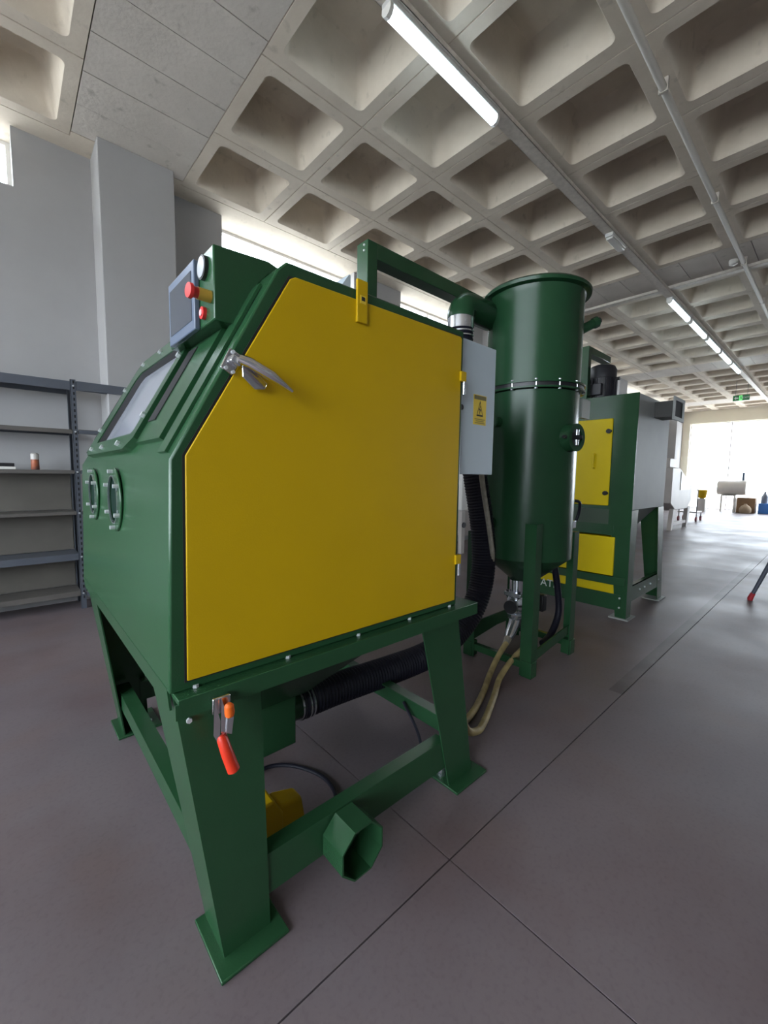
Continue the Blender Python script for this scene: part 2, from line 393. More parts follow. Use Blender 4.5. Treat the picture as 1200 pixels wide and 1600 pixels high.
tag(wr.build('wall_far', concrete('cream_glare_plaster', (0.80, 0.74, 0.60), (0.74, 0.68, 0.54), 0.9, 0.1)), kind='structure')  # cream wall, paled further in colour to stand in for lens bloom
window(wn, FO[0], FO[1], XR+0.2, FO[2], FO[3], 6, 'y'); wn += 1
# ---- columns under the solid bands
ci = 0
for b in BANDX[1:]:
    c = MB().box(b-0.31, b+0.38, 5.09, YB+0.01, -0.005, ZC+0.005).build('column', PLASTER, bevel=0.01)
    tag(c, ['plain plastered pilaster between the two clerestory windows near the steel rack', 'plastered pilaster on the window wall behind the tall green tank',
            'plastered pilaster on the window wall behind the dust collector', 'farthest plastered pilaster near the bright glazed end wall'][ci], 'column', 'pilasters along the window wall', 'structure'); ci += 1

# ================================================================== BLAST CABINET (near)
C = thing('blast_cabinet', (0.85, 1.85, 0), 'large green blast cabinet with yellow side door, sloped viewing window and control box', 'machine')
prof = [(.272, .85), (.290, 1.43), (.575, 1.955), (.605, 1.985), (1.405, 1.985), (1.405, .85)]
body = MB().prism(prof, 'y', 1.080, 2.60).build('body', GREEN, C, 0.006)
gask = [(.308, .872), (.318, 1.442), (.609, 1.947), (1.390, 1.961), (1.390, .872)]
MB().prism(gask, 'y', 1.0775, 1.082).build('door_gasket', DARK, C)
dprof = [(.314, .876), (.324, 1.440), (.612, 1.938), (.628, 1.948), (1.376, 1.955), (1.384, 1.948), (1.384, .876)]
door = MB().prism(dprof, 'y', 1.073, 1.081).build('door', YELLOW, C, 0.002); tag(door, 'yellow side door')
for z in (1.786, 1.036):
    h = MB().box(1.376, 1.408, 1.064, 1.081, z-.004, z+.034).build('hinge', YELLOW, door)
    MB().cyl((1.402, 1.070, z-.055), (1.402, 1.070, z-.004), .008, 10).build('hinge_pin', STEEL, door)
# top key plate on the door
kp = MB().box(.842, .884, 1.064, 1.0735, 1.880, 2.010).build('interlock_plate', YELLOW, C, 0.002)
MB().box(.853, .875, 1.0625, 1.0645, 1.938, 1.962).build('plate_sticker', SIGNY, kp)
MB().box(.857, .871, 1.0618, 1.0628, 1.946, 1.958).build('sticker_print', INK, kp)
MB().hexa([(.80, 1.10, 1.98), (.842, 1.10, 1.98), (.842, 1.16, 1.98), (.80, 1.16, 1.98)], [(.836, 1.10, 2.03), (.842, 1.10, 2.03), (.842, 1.16, 2.03), (.836, 1.16, 2.03)]).build('interlock_gusset', GREYP, C)
# door latch: plate, block and lever
U = Vector((.4746, 0, .8802)); N = Vector((-.8802, 0, .4746))
S0 = Vector((.290, 0, 1.43))
def sl(s, y, n=0.0): v = S0+U*s+N*n; return (v.x, y, v.z)
lat = MB().slab([(.436, 1.074, 1.716), (.411, 1.074, 1.664), (.440, 1.074, 1.648), (.470, 1.074, 1.700)], .007, (0, -1, 0)).build('latch', CHROME, C, 0.002)
MB().slab([(.437, 1.067, 1.698), (.429, 1.067, 1.680), (.453, 1.067, 1.668), (.463, 1.067, 1.688)], .018, (0, -1, 0)).build('latch_block', STEEL, lat, 0.003)
MB().tube([(.452, 1.050, 1.688), (.475, 1.040, 1.680), (.525, 1.018, 1.652), (.578, 1.005, 1.618)], [.012, .015, .014, .004], 10).build('latch_lever', CHROME, lat)
MB().slab([(.460, 1.060, 1.682), (.462, 1.060, 1.645), (.494, 1.060, 1.618), (.522, 1.060, 1.622), (.530, 1.060, 1.638), (.500, 1.060, 1.662)], .008, (0, -1, 0)).build('latch_cam', CHROME, lat, 0.002)
for p in ((.443, 1.067, 1.706), (.424, 1.067, 1.664), (.442, 1.067, 1.656)): bolt(lat, p, (0, -1, 0), .6)
# front face: viewing window assembly on the slope
SP = .026
wp = MB()
def spoly(pts, n0, n1):
    a = [sl(s, y, n0) for y, s in pts]; b = [sl(s, y, n1) for y, s in pts]; k = len(pts)
    return a+b, [tuple(range(k)), tuple(range(2*k-1, k-1, -1))]+[(i, (i+1) % k, k+(i+1) % k, k+i) for i in range(k)]
outer = [(2.36, .035), (1.585, .035), (1.515, .075), (1.515, .52), (1.555, .572), (2.40, .572), (2.44, .53), (2.44, .07)]
inner = [(2.27, .095), (1.60, .095), (1.578, .11), (1.578, .45), (1.60, .475), (2.24, .475), (2.28, .44), (2.28, .11)]
k = 8
vs = [sl(s, y, SP) for y, s in outer]+[sl(s, y, SP) for y, s in inner]+[sl(s, y, 0) for y, s in outer]+[sl(s, y, 0) for y, s in inner]
fs = []
for i in range(k):
    j = (i+1) % k
    fs += [(i, j, k+j, k+i), (i, 2*k+i, 2*k+j, j), (k+i, k+j, 3*k+j, 3*k+i), (2*k+i, 3*k+i, 3*k+j, 2*k+j)]
wplate = wp.add(vs, fs).build('window_plate', GREEN, C)
ws = MB(); inn2 = [(1.93+(y-1.93)*.955, .285+(s-.285)*.93) for y, s in inner]; inn1 = [(1.93+(y-1.93)*.995, .285+(s-.285)*.992) for y, s in inner]
vs = [sl(s, y, SP-.004) for y, s in inn1]+[sl(s, y, .004) for y, s in inn2]+[sl(s, y, .0005) for y, s in inn1]
fs = []
for i in range(k):
    j = (i+1) % k; fs += [(i, j, k+j, k+i), (k+i, k+j, 2*k+j, 2*k+i), (2*k+i, 2*k+j, j, i)]
ws.add(vs, fs).build('window_seal', DARK, C)
m = MB(); m.add(*spoly([(2.26, .10), (1.585, .10), (1.585, .47), (2.26, .47)], .001, .0035)); m.build('viewing_pane', VIEWGLASS, C)
for y, s in ((2.30, .062), (2.02, .060), (1.70, .060), (1.545, .16), (2.40, .17), (2.40, .40), (2.30, .53), (2.02, .535), (1.545, .40)): bolt(wplate, sl(s, y, SP), N, 1.25)
for y0, y1, s0, s1 in ((1.235, 1.50, .062, .46), (2.455, 2.585, .062, .46)):
    m = MB(); m.add(*spoly([(y1, s0), (y0, s0), (y0, s1), (y1, s1)], 0, .014)); r = m.build('window_rail', GREEN, C)
    w = .085 if y0 < 2 else .035
    m = MB(); m.add(*spoly([(y1-.01, s0+.075), (y1-.01-w, s0+.075), (y1-.01-w, s1-.05), (y1-.01, s1-.05)], .0135, .0165)); m.build('rail_slot', DARK, r)
m = MB(); m.add(*spoly([(1.20, .02), (1.13, .02), (1.13, .56), (1.20, .56)], 0, .008)); m.build('slope_trim', GREEN, C)
# glove ports
for y in (1.715, 2.18):
    c = (.284, y, 1.302)
    p = MB().ring(c, (-1, 0, 0), .082, .112, .008, 32).build('glove_port', GREEN, C, 0.003)
    MB().cyl((.2815, y, 1.302), (.281, y, 1.302), .085, 32).build('port_opening', mat('port_shade', (.006, .020, .014), .9, spec=.1), p)  # flat disc, recess shade put into its near-black green
    MB().ring((.2765, y, 1.302), (-1, 0, 0), .081, .086, .006, 32).build('port_rim', STEEL, p)
    for a in range(6):
        t = math.radians(30+60*a); bolt(p, (.276, y+.098*math.cos(t), 1.302+.098*math.sin(t)), (-1, 0, 0), 0.95).scale.z = 1.9
# control box
cprof = [(.44, 1.815), (.44, 2.010), (.60, 2.018), (.70, 1.992), (.60, 1.98), (.57, 1.945), (.498, 1.815)]
cb = MB().prism(cprof, 'y', 1.178, 1.58).build('control_box', GREEN, C, 0.004)
scr = MB().box(.424, .440, 1.287, 1.532, 1.812, 2.004).build('touch_screen', BEZEL, cb, 0.003)
MB().box(.4225, .4245, 1.308, 1.512, 1.840, 1.978).build('display', SCREEN, scr)
ga = MB().cyl((.440, 1.244, 1.968), (.430, 1.244, 1.968), .032, 24).build('pressure_gauge', BLACK, cb)
MB().cyl((.430, 1.244, 1.968), (.4285, 1.244, 1.968), .027, 24).build('gauge_face', GAUGEF, ga)
es = MB().cyl((.440, 1.205, 1.880), (.405, 1.203, 1.880), .016, 18).build('emergency_stop', mat('stop_collar', (.55, .33, .05), .45), cb)
MB().tube([(.407, 1.203, 1.880), (.391, 1.201, 1.880), (.389, 1.201, 1.880), (.380, 1.200, 1.880)], [.0145, .0145, .020, .019], 20).build('stop_knob', REDB, es)
pb = MB().cyl((.440, 1.250, 1.848), (.430, 1.250, 1.848), .017, 20).build('push_button', REDB, cb)
MB().cyl((.430, 1.250, 1.848), (.427, 1.250, 1.848), .009, 16).build('button_lens', mat('lit_red_lens', (.9, .45, .45), .3), pb)
# base flange
fl = MB().box(.282, 1.505, 1.040, 2.660, .836, .850).build('base_flange', GREEN, C, 0.002)
MB().box(.275, 1.505, 1.040, 1.046, .800, .838).build('flange_lip', GREEN, fl); MB().box(.282, 1.505, 2.654, 2.660, .800, .838).build('flange_lip', GREEN, fl)
MB().hexa([(.277, 1.100, .80), (.283, 1.100, .80), (.283, 2.60, .80), (.277, 2.60, .80)], [(.2715, 1.100, .86), (.278, 1.100, .86), (.278, 2.60, .86), (.2715, 2.60, .86)]).build('front_skirt', GREEN, C)
for x in (.335, .60, .87, 1.12, 1.36): bolt(fl, (x, 1.082, .850), (0, 0, 1), 1.0)
# legs: bent sheet, tapering towards the feet
T = .006
def leg(yo, sgn, front):
    mb = MB()
    if front: xa0, xa1, xb0, xb1 = .284, .517, .397, .540
    else: xa0, xa1, xb0, xb1 = 1.197, 1.432, 1.410, 1.575
    z0, z1 = .012, .836
    yi = yo+sgn*T
    mb.hexa([(xb0, yo, z0), (xb1, yo, z0), (xb1, yi, z0), (xb0, yi, z0)], [(xa0, yo, z1), (xa1, yo, z1), (xa1, yi, z1), (xa0, yi, z1)])
    ex0, ex1 = (xa0, xb0) if front else (xa1-T, xb1-T)
    w1, w0 = .245, .15
    mb.hexa([(ex1, yi, z0), (ex1+T, yi, z0), (ex1+T, yo+sgn*w0, z0), (ex1, yo+sgn*w0, z0)], [(ex0, yi, z1), (ex0+T, yi, z1), (ex0+T, yo+sgn*w1, z1), (ex0, yo+sgn*w1, z1)])
    l = mb.build('leg', GREEN, C)
    xf0, xf1 = (.368, .575) if front else (1.40, 1.625)
    ya, yb = sorted((yo-sgn*.055, yo+sgn*.165))
    f = MB().box(xf0, xf1, ya, yb, 0, .012).build('foot_plate', GREEN, l, 0.003)
    bolt(f, ((xf0+xf1)/2+(.06 if front else -.06), yo+sgn*.10, .012), (0, 0, 1), 1.2)
    if not front: MB().cyl((1.44, yo+sgn*.07, .012), (1.44, yo+sgn*.07, .07), .020, 12).build('levelling_nut', STEEL, l)
for yo, sg in ((1.094, 1), (2.606, -1)):
    for fr in (True, False): leg(yo, sg, fr)
def brace(kind, a, b, z0, z1, c, sg):            # upright plate with a turned-in top flange
    mb = MB()
    if kind == 'x': mb.box(a, b, *sorted((c, c+sg*T)), z0, z1).box(a, b, *sorted((c+sg*T, c+sg*.055)), z1-T, z1)
    else: mb.box(*sorted((c, c+sg*T)), a, b, z0, z1).box(*sorted((c+sg*T, c+sg*.06)), a, b, z1-T, z1)
    return mb.build('brace', GREEN, C)
brn = brace('x', .505, 1.385, .105, .238, 1.101, 1); brace('x', .505, 1.385, .105, .238, 2.599, -1)
brace('y', 1.13, 2.57, .165, .245, .388, 1); brace('y', 1.13, 2.57, .130, .250, 1.545, -1)
# octagonal hose cup on the near brace
cup = MB(); no = 8; R1, R0 = .094, .088
for rr_, yy in ((R1, 1.095), (R1, .985), (R0, .985), (R0, 1.090)):
    for j in range(no):
        a = math.pi*2*(j+.5)/no; cup.v.append((.822+rr_*math.cos(a), yy, .150+rr_*math.sin(a)))
for q in range(3):
    for j in range(no): cup.f.append((q*no+j, q*no+(j+1) % no, (q+1)*no+(j+1) % no, (q+1)*no+j))
cup.f.append(tuple(3*no+j for j in range(no)))
cup.build('hose_cup', GREEN, C)
# hopper and its outlet
hp = MB().hexa([(.72, 1.59, .40), (.98, 1.59, .40), (.98, 1.85, .40), (.72, 1.85, .40)], [(.33, 1.16, .836), (1.36, 1.16, .836), (1.36, 2.54, .836), (.33, 2.54, .836)]).build('hopper', GREEN, C)
MB().box(.735, .935, 1.615, 1.825, .16, .402).build('outlet_box', GREEN, hp, .004)
MB().cyl((.93, 1.72, .28), (1.02, 1.72, .28), .072, 24).build('outlet_stub', GREEN, hp)
MB().ring((.995, 1.72, .28), (1, 0, 0), .071, .079, .022, 24).build('stub_collar', STEEL, hp)
# toggle clamp
tg = MB().box(.356, .402, 1.020, 1.040, .790, .834).build('toggle_clamp', CHROME, C, .004)
for dx in (-.009, .009):
    MB().slab([(.366+dx, 1.018, .835), (.362+dx, 1.018, .745), (.374+dx, 1.012, .715), (.378+dx, 1.012, .78)], .006, (0, -1, 0)).build('clamp_link', CHROME, tg)
MB().slab([(.384, 1.015, .795), (.380, 1.015, .745), (.396, 1.015, .735), (.403, 1.015, .790)], .014, (0, -1, 0)).build('clamp_plate', STEEL, tg, .002)
MB().tube([(.391, 1.004, .787), (.391, 1.003, .795), (.389, 1.001, .815), (.389, 1.001, .821)], [.011, .0125, .0115, .006], 14).build('clamp_tip', ORANGE, tg)
MB().tube([(.371, 1.012, .738), (.373, 1.008, .730), (.382, 1.000, .690), (.394, .992, .645), (.395, .991, .640)], [.010, .0135, .015, .0155, .009], 16).build('clamp_handle', RED, tg)
bolt(C, (.318, 1.088, .765), (0, -1, 0), .9)
# electrical enclosure on the rear side
eb = MB().box(1.405, 1.675, 1.128, 1.56, 1.412, 1.972).build('electrical_box', GREYP, C, .004)
ed = MB().box(1.408, 1.690, 1.112, 1.128, 1.408, 1.976).build('box_door', GREYP, eb, .003)
sg = MB().box(1.528, 1.622, 1.1105, 1.1125, 1.628, 1.757).build('warning_sign', SIGNY, ed)
def tri(r, cx, cz): return [(cx+r*math.cos(math.radians(a))*.62, cz+r*math.sin(math.radians(a))) for a in (90, 210, 330)]
to, ti = tri(.046, 1.574, 1.688), tri(.034, 1.574, 1.689)
tm = MB()
tm.add([(p[0], 1.1098, p[1]) for p in to+ti], [(0, 1, 4, 3), (1, 2, 5, 4), (2, 0, 3, 5)]); tm.build('warning_triangle', INK, sg)
bm_ = MB().prism([(1.577, 1.712), (1.567, 1.690), (1.574, 1.692), (1.570, 1.672), (1.582, 1.697), (1.575, 1.696)], 'y', 1.1096, 1.1104); bm_.build('lightning_bolt', INK, sg)
MB().box(1.532, 1.618, 1.1096, 1.1104, 1.737, 1.754).build('sign_header', mat('sign_header', (.16, .14, .06), .6), sg)
for zz, w in ((1.652, .038), (1.644, .030), (1.636, .036)): MB().box(1.575-w, 1.575+w, 1.1096, 1.1104, zz-.002, zz+.002).build('sign_print', mat('sign_print', (.30, .24, .06), .6), sg)
MB().cyl((1.440, 1.112, 1.69), (1.440, 1.106, 1.69), .012, 14).build('box_lock', BLACK, ed)
# cable duct frame from the cabinet roof over to the tank
cdz = 2.745
DU = thing('cable_duct', (1.64, 1.93, 1.30), 'square green duct frame reaching from behind the cabinet to the tank', 'duct')
du = MB().box(1.600, 1.674, 1.93, 2.03, 1.30, cdz).build('duct_post', GREEN, DU, .003)
MB().box(1.674, 2.725, 1.93, 2.03, cdz-.088, cdz).build('duct_beam', GREEN, DU, .003)
for dz in (.025, .055): bolt(du, (1.600, 1.96, cdz-dz), (-1, 0, 0), .8)
for zz in (1.38, 1.80): MB().box(1.407, 1.602, 1.94, 2.02, zz, zz+.08).build('duct_bracket', GREEN, DU, .003)

# ================================================================== HOSES
sh = thing('suction_hose', (2.1, 1.66, 0.15), 'thick black corrugated suction hose rising from cabinet hopper to the green tank', 'hose')
corrugated([(1.00, 1.72, .28), (1.25, 1.72, .275), (1.6, 1.71, .262), (1.9, 1.69, .27), (2.14, 1.675, .33), (2.34, 1.655, .49), (2.437, 1.65, .72), (2.445, 1.67, 1.02), (2.41, 1.72, 1.39), (2.39, 1.78, 1.75), (2.38, 1.83, 2.10), (2.38, 1.86, 2.42)], .080, .0028, .020, 20).build('hose', RUBBER, sh)
for x in (1.035, 1.055): MB().ring((x, 1.72, .28), (1, 0, 0), .079, .085, .008, 24).build('hose_clamp', STEEL, sh)
for z in (2.35, 2.38): MB().ring((2.38, 1.853, z), (0, 0, 1), .079, .087, .008, 24).build('hose_clamp', STEEL, sh)
bh = MB().tube(spline([(2.72, 1.61, .162), (2.60, 1.60, .10), (2.42, 1.548, .045), (2.20, 1.455, .021), (1.98, 1.37, .020), (1.82, 1.335, .030), (1.735, 1.33, .14), (1.68, 1.33, .40), (1.615, 1.33, .75)], 10), .0195, 12).build('blast_hose', BEIGE)
tag(bh, 'sand coloured blast hose from the chrome valve, the one nearer the cabinet', 'hose', 'sand coloured hoses on the floor')
bh2 = MB().tube(spline([(2.81, 1.52, .128), (2.62, 1.515, .075), (2.42, 1.475, .032), (2.24, 1.395, .021), (2.08, 1.325, .020), (1.94, 1.268, .020), (1.83, 1.235, .026), (1.72, 1.235, .09), (1.65, 1.25, .35), (1.57, 1.25, .72)], 10), .0195, 12).build('blast_hose', BEIGE)
tag(bh2, 'sand coloured blast hose running outside the other past the tank foot', 'hose', 'sand coloured hoses on the floor')
dh = MB().tube(spline([(2.24, 1.60, 1.75), (2.29, 1.58, 1.38), (2.375, 1.57, 1.06), (2.45, 1.585, .84), (2.54, 1.68, .74), (2.60, 1.78, .79), (2.635, 1.85, .95), (2.67, 1.87, 1.15), (2.74, 1.85, 1.22)], 10), .017, 10).build('feed_hose', BEIGE2)
tag(dh, 'thin dusty beige hose hanging beside the thick black hose', 'hose')

# ================================================================== PRESSURE TANK
TX, TY, TR = 2.98, 1.64, .335
K = thing('blast_tank', (TX, TY, 0), 'tall dark green cylindrical blast pressure tank on four legs with bolted flange', 'tank')
MB().lathe([(.09, .60), (.10, .605), (TR, .80), (TR, 1.99), (TR+.001, 2.0)], (TX, TY), 56).build('lower_vessel', TANKG, K)
MB().lathe([(TR, 2.03), (TR, 2.66), (TR+.01, 2.70)], (TX, TY), 56).build('upper_vessel', TANKG, K)
MB().lathe([(TR, 2.69), (TR+.042, 2.70), (TR+.045, 2.72), (TR+.03, 2.735), (.20, 2.765), (.02, 2.78)], (TX, TY), 56).build('lid', TANKG, K)
MB().lathe([(.062, 2.77), (.062, 2.835), (.050, 2.856), (.02, 2.864)], (TX+.02, TY+.02), 24).build('lid_cap', TANKG, K)
f1 = MB().ring((TX, TY, 2.005), (0, 0, 1), TR-.01, TR+.034, .012, 56).build('flange', TANKG, K); 
f2 = MB().ring((TX, TY, 2.043), (0, 0, 1), TR-.01, TR+.034, .012, 56).build('flange', TANKG, K)
MB().ring((TX, TY, 2.017), (0, 0, 1), TR-.01, TR+.022, .026, 56).build('flange_gasket', BLACK, K)
fb = MB().cyl((0, 0, -.034), (0, 0, .034), .0055, 8).cyl((0, 0, .024), (0, 0, .034), .010, 6).cyl((0, 0, -.034), (0, 0, -.024), .010, 6).mesh('flange_bolt'); fb.materials.append(STEEL)
for i in range(14):
    a = 2*math.pi*i/14+.13; inst('flange_bolt', fb, K, (TX+(TR+.020)*math.cos(a), TY+(TR+.020)*math.sin(a), 2.030))
for i in range(2):
    a = -0.62+i*.06; MB().box(TX+(TR+.01)*math.cos(a)-.012, TX+(TR+.01)*math.cos(a)+.012, TY+(TR+.01)*math.sin(a)-.012, TY+(TR+.01)*math.sin(a)+.012, 2.655, 2.690).build('lid_clip', STEEL, K)
# inlet elbow
el = [(2.38, 1.86, 2.48), (2.382, 1.86, 2.51), (2.40, 1.86, 2.545), (2.44, 1.86, 2.57), (2.50, 1.86, 2.578), (2.60, 1.86, 2.578), (2.74, 1.86, 2.578)]
MB().tube(spline(el, 6), .094, 24).build('inlet_elbow', TANKG, K)
MB().ring((2.38, 1.86, 2.405), (0, 0, 1), .074, .090, .085, 24).build('elbow_collar', STEEL, K)
# upper side stub
d = Vector((.56, -.60, .42)).normalized(); p0 = Vector((TX+.20, TY-.245, 2.475))
st_ = MB().cyl(tuple(p0), tuple(p0+d*.115), .034, 18).build('side_stub', TANKG, K)
MB().cyl(tuple(p0+d*.11), tuple(p0+d*.145), .040, 8).build('stub_nut', TANKG, st_); MB().cyl(tuple(p0+d*.145), tuple(p0+d*.165), .022, 6).build('stub_plug', BLACK, st_)
# hand hole with clamp
d = Vector((-.151, -.9885, 0)).normalized(); c0 = Vector((TX, TY, 1.675))+d*.30
hh = MB().cyl(tuple(c0), tuple(c0+d*.075), .105, 28, .090).build('hand_hole', TANKG, K)
c1 = c0+d*.075; MB().ring(tuple(c1), tuple(d), .062, .095, .014, 28).build('hand_hole_ring', TANKG, hh)
MB().cyl(tuple(c1-d*.004), tuple(c1+d*.004), .063, 24).build('hand_hole_cover', DARK, hh)
cr = d.cross(Vector((0, 0, 1)))
for sg_ in (-1, 1):
    q = c1+Vector((0, 0, .034*sg_))+d*.010; MB().tube([tuple(q-Vector((0, 0, .018))), tuple(q+Vector((0, 0, .018)))], [.014, .017], 12).build('clamp_yoke', STEEL, hh)
MB().cyl(tuple(c1+cr*.0), tuple(c1+d*.05), .012, 12).build('clamp_screw', BLACK, hh)
q = c1+cr*.075+d*-.01; MB().cyl(tuple(q), tuple(q+cr*.045), .012, 10).build('side_valve', BLACK, hh)
# nameplate bracket, small couplings
MB().box(3.19, 3.33, 1.345, 1.375, 1.845, 1.985).build('nameplate', mat('nameplate_grey', (.30, .33, .30), .4), K, .002)
for ang, z in ((2.94, 1.79), (2.88, 1.06)):
    d = Vector((math.cos(ang), math.sin(ang), 0)); b0 = Vector((TX, TY, z))+d*.31
    cp = MB().cyl(tuple(b0), tuple(b0+d*.07), .038, 18).build('coupling', TANKG, K); MB().ring(tuple(b0+d*.07), tuple(d), .016, .030, .004, 18).build('coupling_face', GREEN, cp)
# legs: steel angles with a base frame
LX0, LX1, LY0, LY1 = 2.63, 3.31, 1.365, 1.925; w = .085; t = .008
for lx, sx in ((LX0, 1), (LX1, -1)):
    for ly, sy in ((LY0, 1), (LY1, -1)):
        zt = 1.08 if (sx, sy) == (1, 1) else .98
        lm = MB().box(*sorted((lx, lx+sx*w)), *sorted((ly, ly+sy*t)), .0, zt).box(*sorted((lx, lx+sx*t)), *sorted((ly+sy*t, ly+sy*w)), 0, zt)
        lg = lm.build('leg', GREEN, K)
        MB().box(*sorted((lx-.008*sx, lx+sx*.07)), *sorted((ly-.008*sy, ly+sy*.07)), 0, .115).build('foot_sleeve', GREEN, lg, .003)
        ang = math.atan2(ly-TY, lx-TX)
        MB().box(*sorted((lx+sx*.01, TX+(TR-.02)*math.cos(ang))), *sorted((ly+sy*.01, TY+(TR-.02)*math.sin(ang))), .86, .98).build('leg_bracket', GREEN, lg)
for yy in (LY0+.01, LY1-.03):
    MB().prism([(LX0+.07, .105), (LX0+.07, .175), (LX1-.12, .235), (LX1-.02, .235), (LX1, .20), (LX1, .12), (LX1-.08, .17)], 'y', yy, yy+.012).build('base_rail', GREEN, K)
for xx in (LX0+.01, LX1-.03): MB().box(xx, xx+.04, LY0+.05, LY1-.05, .05, .10).build('base_rail', GREEN, K)
MB().box(LX0+.05, LX1-.05, LY1-.05, LY1-.04, .16, .26).build('base_rail', GREEN, K)
# valve train under the cone
VX, VY = TX-.05, TY+.025
va = MB().cyl((VX, VY, .60), (VX, VY, .50), .056, 18).build('outlet_valve', STEEL, K)
MB().box(VX-.070, VX+.070, VY-.070, VY+.070, .475, .505).build('valve_flange', STEEL, va, .003)
for bx_, by_ in ((-.05, -.05), (.05, -.05), (-.05, .05), (.05, .05)): MB().cyl((VX+bx_, VY+by_, .465), (VX+bx_, VY+by_, .52), .010, 8).build('valve_bolt', BLACK, va)
MB().ring((VX, VY, .398), (0, 0, 1), .060, .078, .014, 20).build('valve_band', BLACK, va)
MB().lathe([(.050, .33), (.072, .36), (.072, .44), (.050, .475)], (VX, VY), 20).build('valve_body', STEEL, va)
MB().cyl((VX-.055, VY-.03, .43), (VX-.17, VY-.055, .43), .018, 12).build('valve_stem', STEEL, va)
MB().lathe([(.060, .29), (.068, .30), (.068, .33)], (VX, VY), 8).build('valve_union', STEEL, va)
MB().cyl((VX-.165, VY-.055, .43), (VX-.19, VY-.06, .43), .050, 20).build('actuator', BLACK, va)
MB().tube([(VX, VY, .30), (VX-.04, VY-.01, .25), (VX-.12, VY-.025, .195), (VX-.17, VY-.04, .178)], [.046, .044, .040, .028], 16).build('hose_coupling', STEEL, va)
MB().tube([(VX-.165, VY-.038, .18), (VX-.22, VY-.055, .160)], [.028, .024], 12).build('coupling_nut', BEIGE2, va)
MB().tube([(VX+.02, VY-.03, .30), (VX-.02, VY-.10, .20), (VX-.12, VY-.14, .13)], [.030, .030, .024], 14).build('hose_coupling', BLACK, va)
MB().cyl((VX+.04, VY, .40), (VX+.30, VY-.03, .37), .022, 12).build('air_pipe', BLACK, va)
MB().cyl((VX+.16, VY-.01, .40), (VX+.20, VY-.02, .40), .05, 16).build('pipe_flange', BLACK, va)
MB().box(VX+.26, VX+.33, VY-.09, VY+.0, .30, .44).build('regulator', BLACK, va, .01)
ah = MB().tube(spline([(3.20, 1.56, .84), (3.215, 1.51, .70), (3.285, 1.50, .47), (3.29, 1.49, .29), (3.17, 1.485, .155), (3.0, 1.47, .125)], 10), .026, 12).build('air_hose', RUBBER)
tag(ah, 'black rubber air hose curving down beside the tank leg', 'hose')
ah2 = MB().tube(spline([(3.30, 1.42, 1.22), (3.37, 1.40, 1.20), (3.40, 1.42, 1.10), (3.36, 1.44, 1.02), (3.30, 1.44, 1.02)], 8), .012, 8).build('air_loop', RUBBER, K)
MB().box(3.28, 3.35, 1.41, 1.46, 1.00, 1.06).build('air_fitting', STEEL, K, .004)

# ================================================================== FOOT PEDAL
P = thing('foot_pedal', (.70, 1.33, 0), 'yellow guarded foot pedal lying under the green cabinet', 'pedal')
MB().prism([(.57, .0), (.69, .0), (.69, .17), (.655, .235), (.57, .235)], 'y', 1.28, 1.40).build('guard', YELLOW, P, .008)
MB().hexa([(.685, 1.30, .045), (.80, 1.305, .06), (.80, 1.385, .06), (.685, 1.395, .045)], [(.685, 1.30, .185), (.785, 1.31, .165), (.785, 1.38, .165), (.685, 1.395, .185)]).build('treadle', YELLOW, P, .012)
MB().box(.69, .80, 1.30, 1.40, 0, .05).build('base', BLACK, P, .004)
MB().tube(spline([(.80, 1.36, .012), (.90, 1.325, .010), (.985, 1.37, .010), (1.015, 1.47, .010), (1.0, 1.57, .010), (.94, 1.68, .010), (.85, 1.74, .010), (.72, 1.72, .010), (.60, 1.62, .010)], 10), .009, 8).build('cable', RUBBER, P)
pc = MB().tube(spline([(1.52, 1.50, .19), (1.50, 1.38, .10), (1.46, 1.30, .03), (1.40, 1.24, .012), (1.30, 1.20, .010)], 8), .008, 8).build('signal_cable', RUBBER)
tag(pc, 'thin black cable dropping to the floor behind the cabinet brace', 'cable')

# ================================================================== DUST COLLECTOR (behind the tank)
D = thing('dust_collector', (4.95, 1.85, 0), 'green and grey dust collector with yellow doors standing behind the tank', 'machine')
DX0, DX1, DY0, DY1, DZ0, DZ1 = 4.45, 5.50, 1.355, 2.45, 1.09, 2.205
MB().box(DX0+.012, DX1, DY0, DY1, DZ0, DZ1).build('housing', LGREY, D, .006)
fp = MB().box(DX0, DX0+.012, DY0-.003, DY1+.003, .93, DZ1+.004).build('front_panel', GREEN, D, .003)
MB().box(DX0-.004, DX0, 1.56, 2.38, .94, 1.09).build('front_recess', mat('recess_olive', (.045, .075, .045), .5), D)
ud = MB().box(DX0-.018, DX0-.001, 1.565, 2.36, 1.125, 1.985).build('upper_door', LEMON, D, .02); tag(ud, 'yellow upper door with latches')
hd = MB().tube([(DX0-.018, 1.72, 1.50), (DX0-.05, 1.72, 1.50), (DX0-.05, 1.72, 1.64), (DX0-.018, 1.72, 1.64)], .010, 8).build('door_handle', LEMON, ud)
for z in (1.86, 1.25):
    kb = MB().cyl((DX0-.018, 1.595, z), (DX0-.045, 1.595, z), .022, 14).build('door_knob', BLACK, ud); MB().box(DX0-.045, DX0-.03, 1.565, 1.60, z-.01, z+.01).build('knob_tab', BLACK, kb)
MB().box(DX0, DX0+.05, DY0+.15, DY1, .83, .935).build('cross_rail', GREEN, D, .003)
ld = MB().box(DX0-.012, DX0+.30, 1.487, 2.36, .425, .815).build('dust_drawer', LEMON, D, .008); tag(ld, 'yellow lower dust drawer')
MB().box(DX0, DX0+.05, DY0+.02, DY1, .335, .415).build('cross_rail', GREEN, D, .003)
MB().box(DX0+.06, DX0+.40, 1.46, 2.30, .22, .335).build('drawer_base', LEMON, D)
lr = MB().box(DX0, DX0+.012, DY0+.05, DY1-.05, .085, .245).build('lower_rail', GREEN, D, .003)
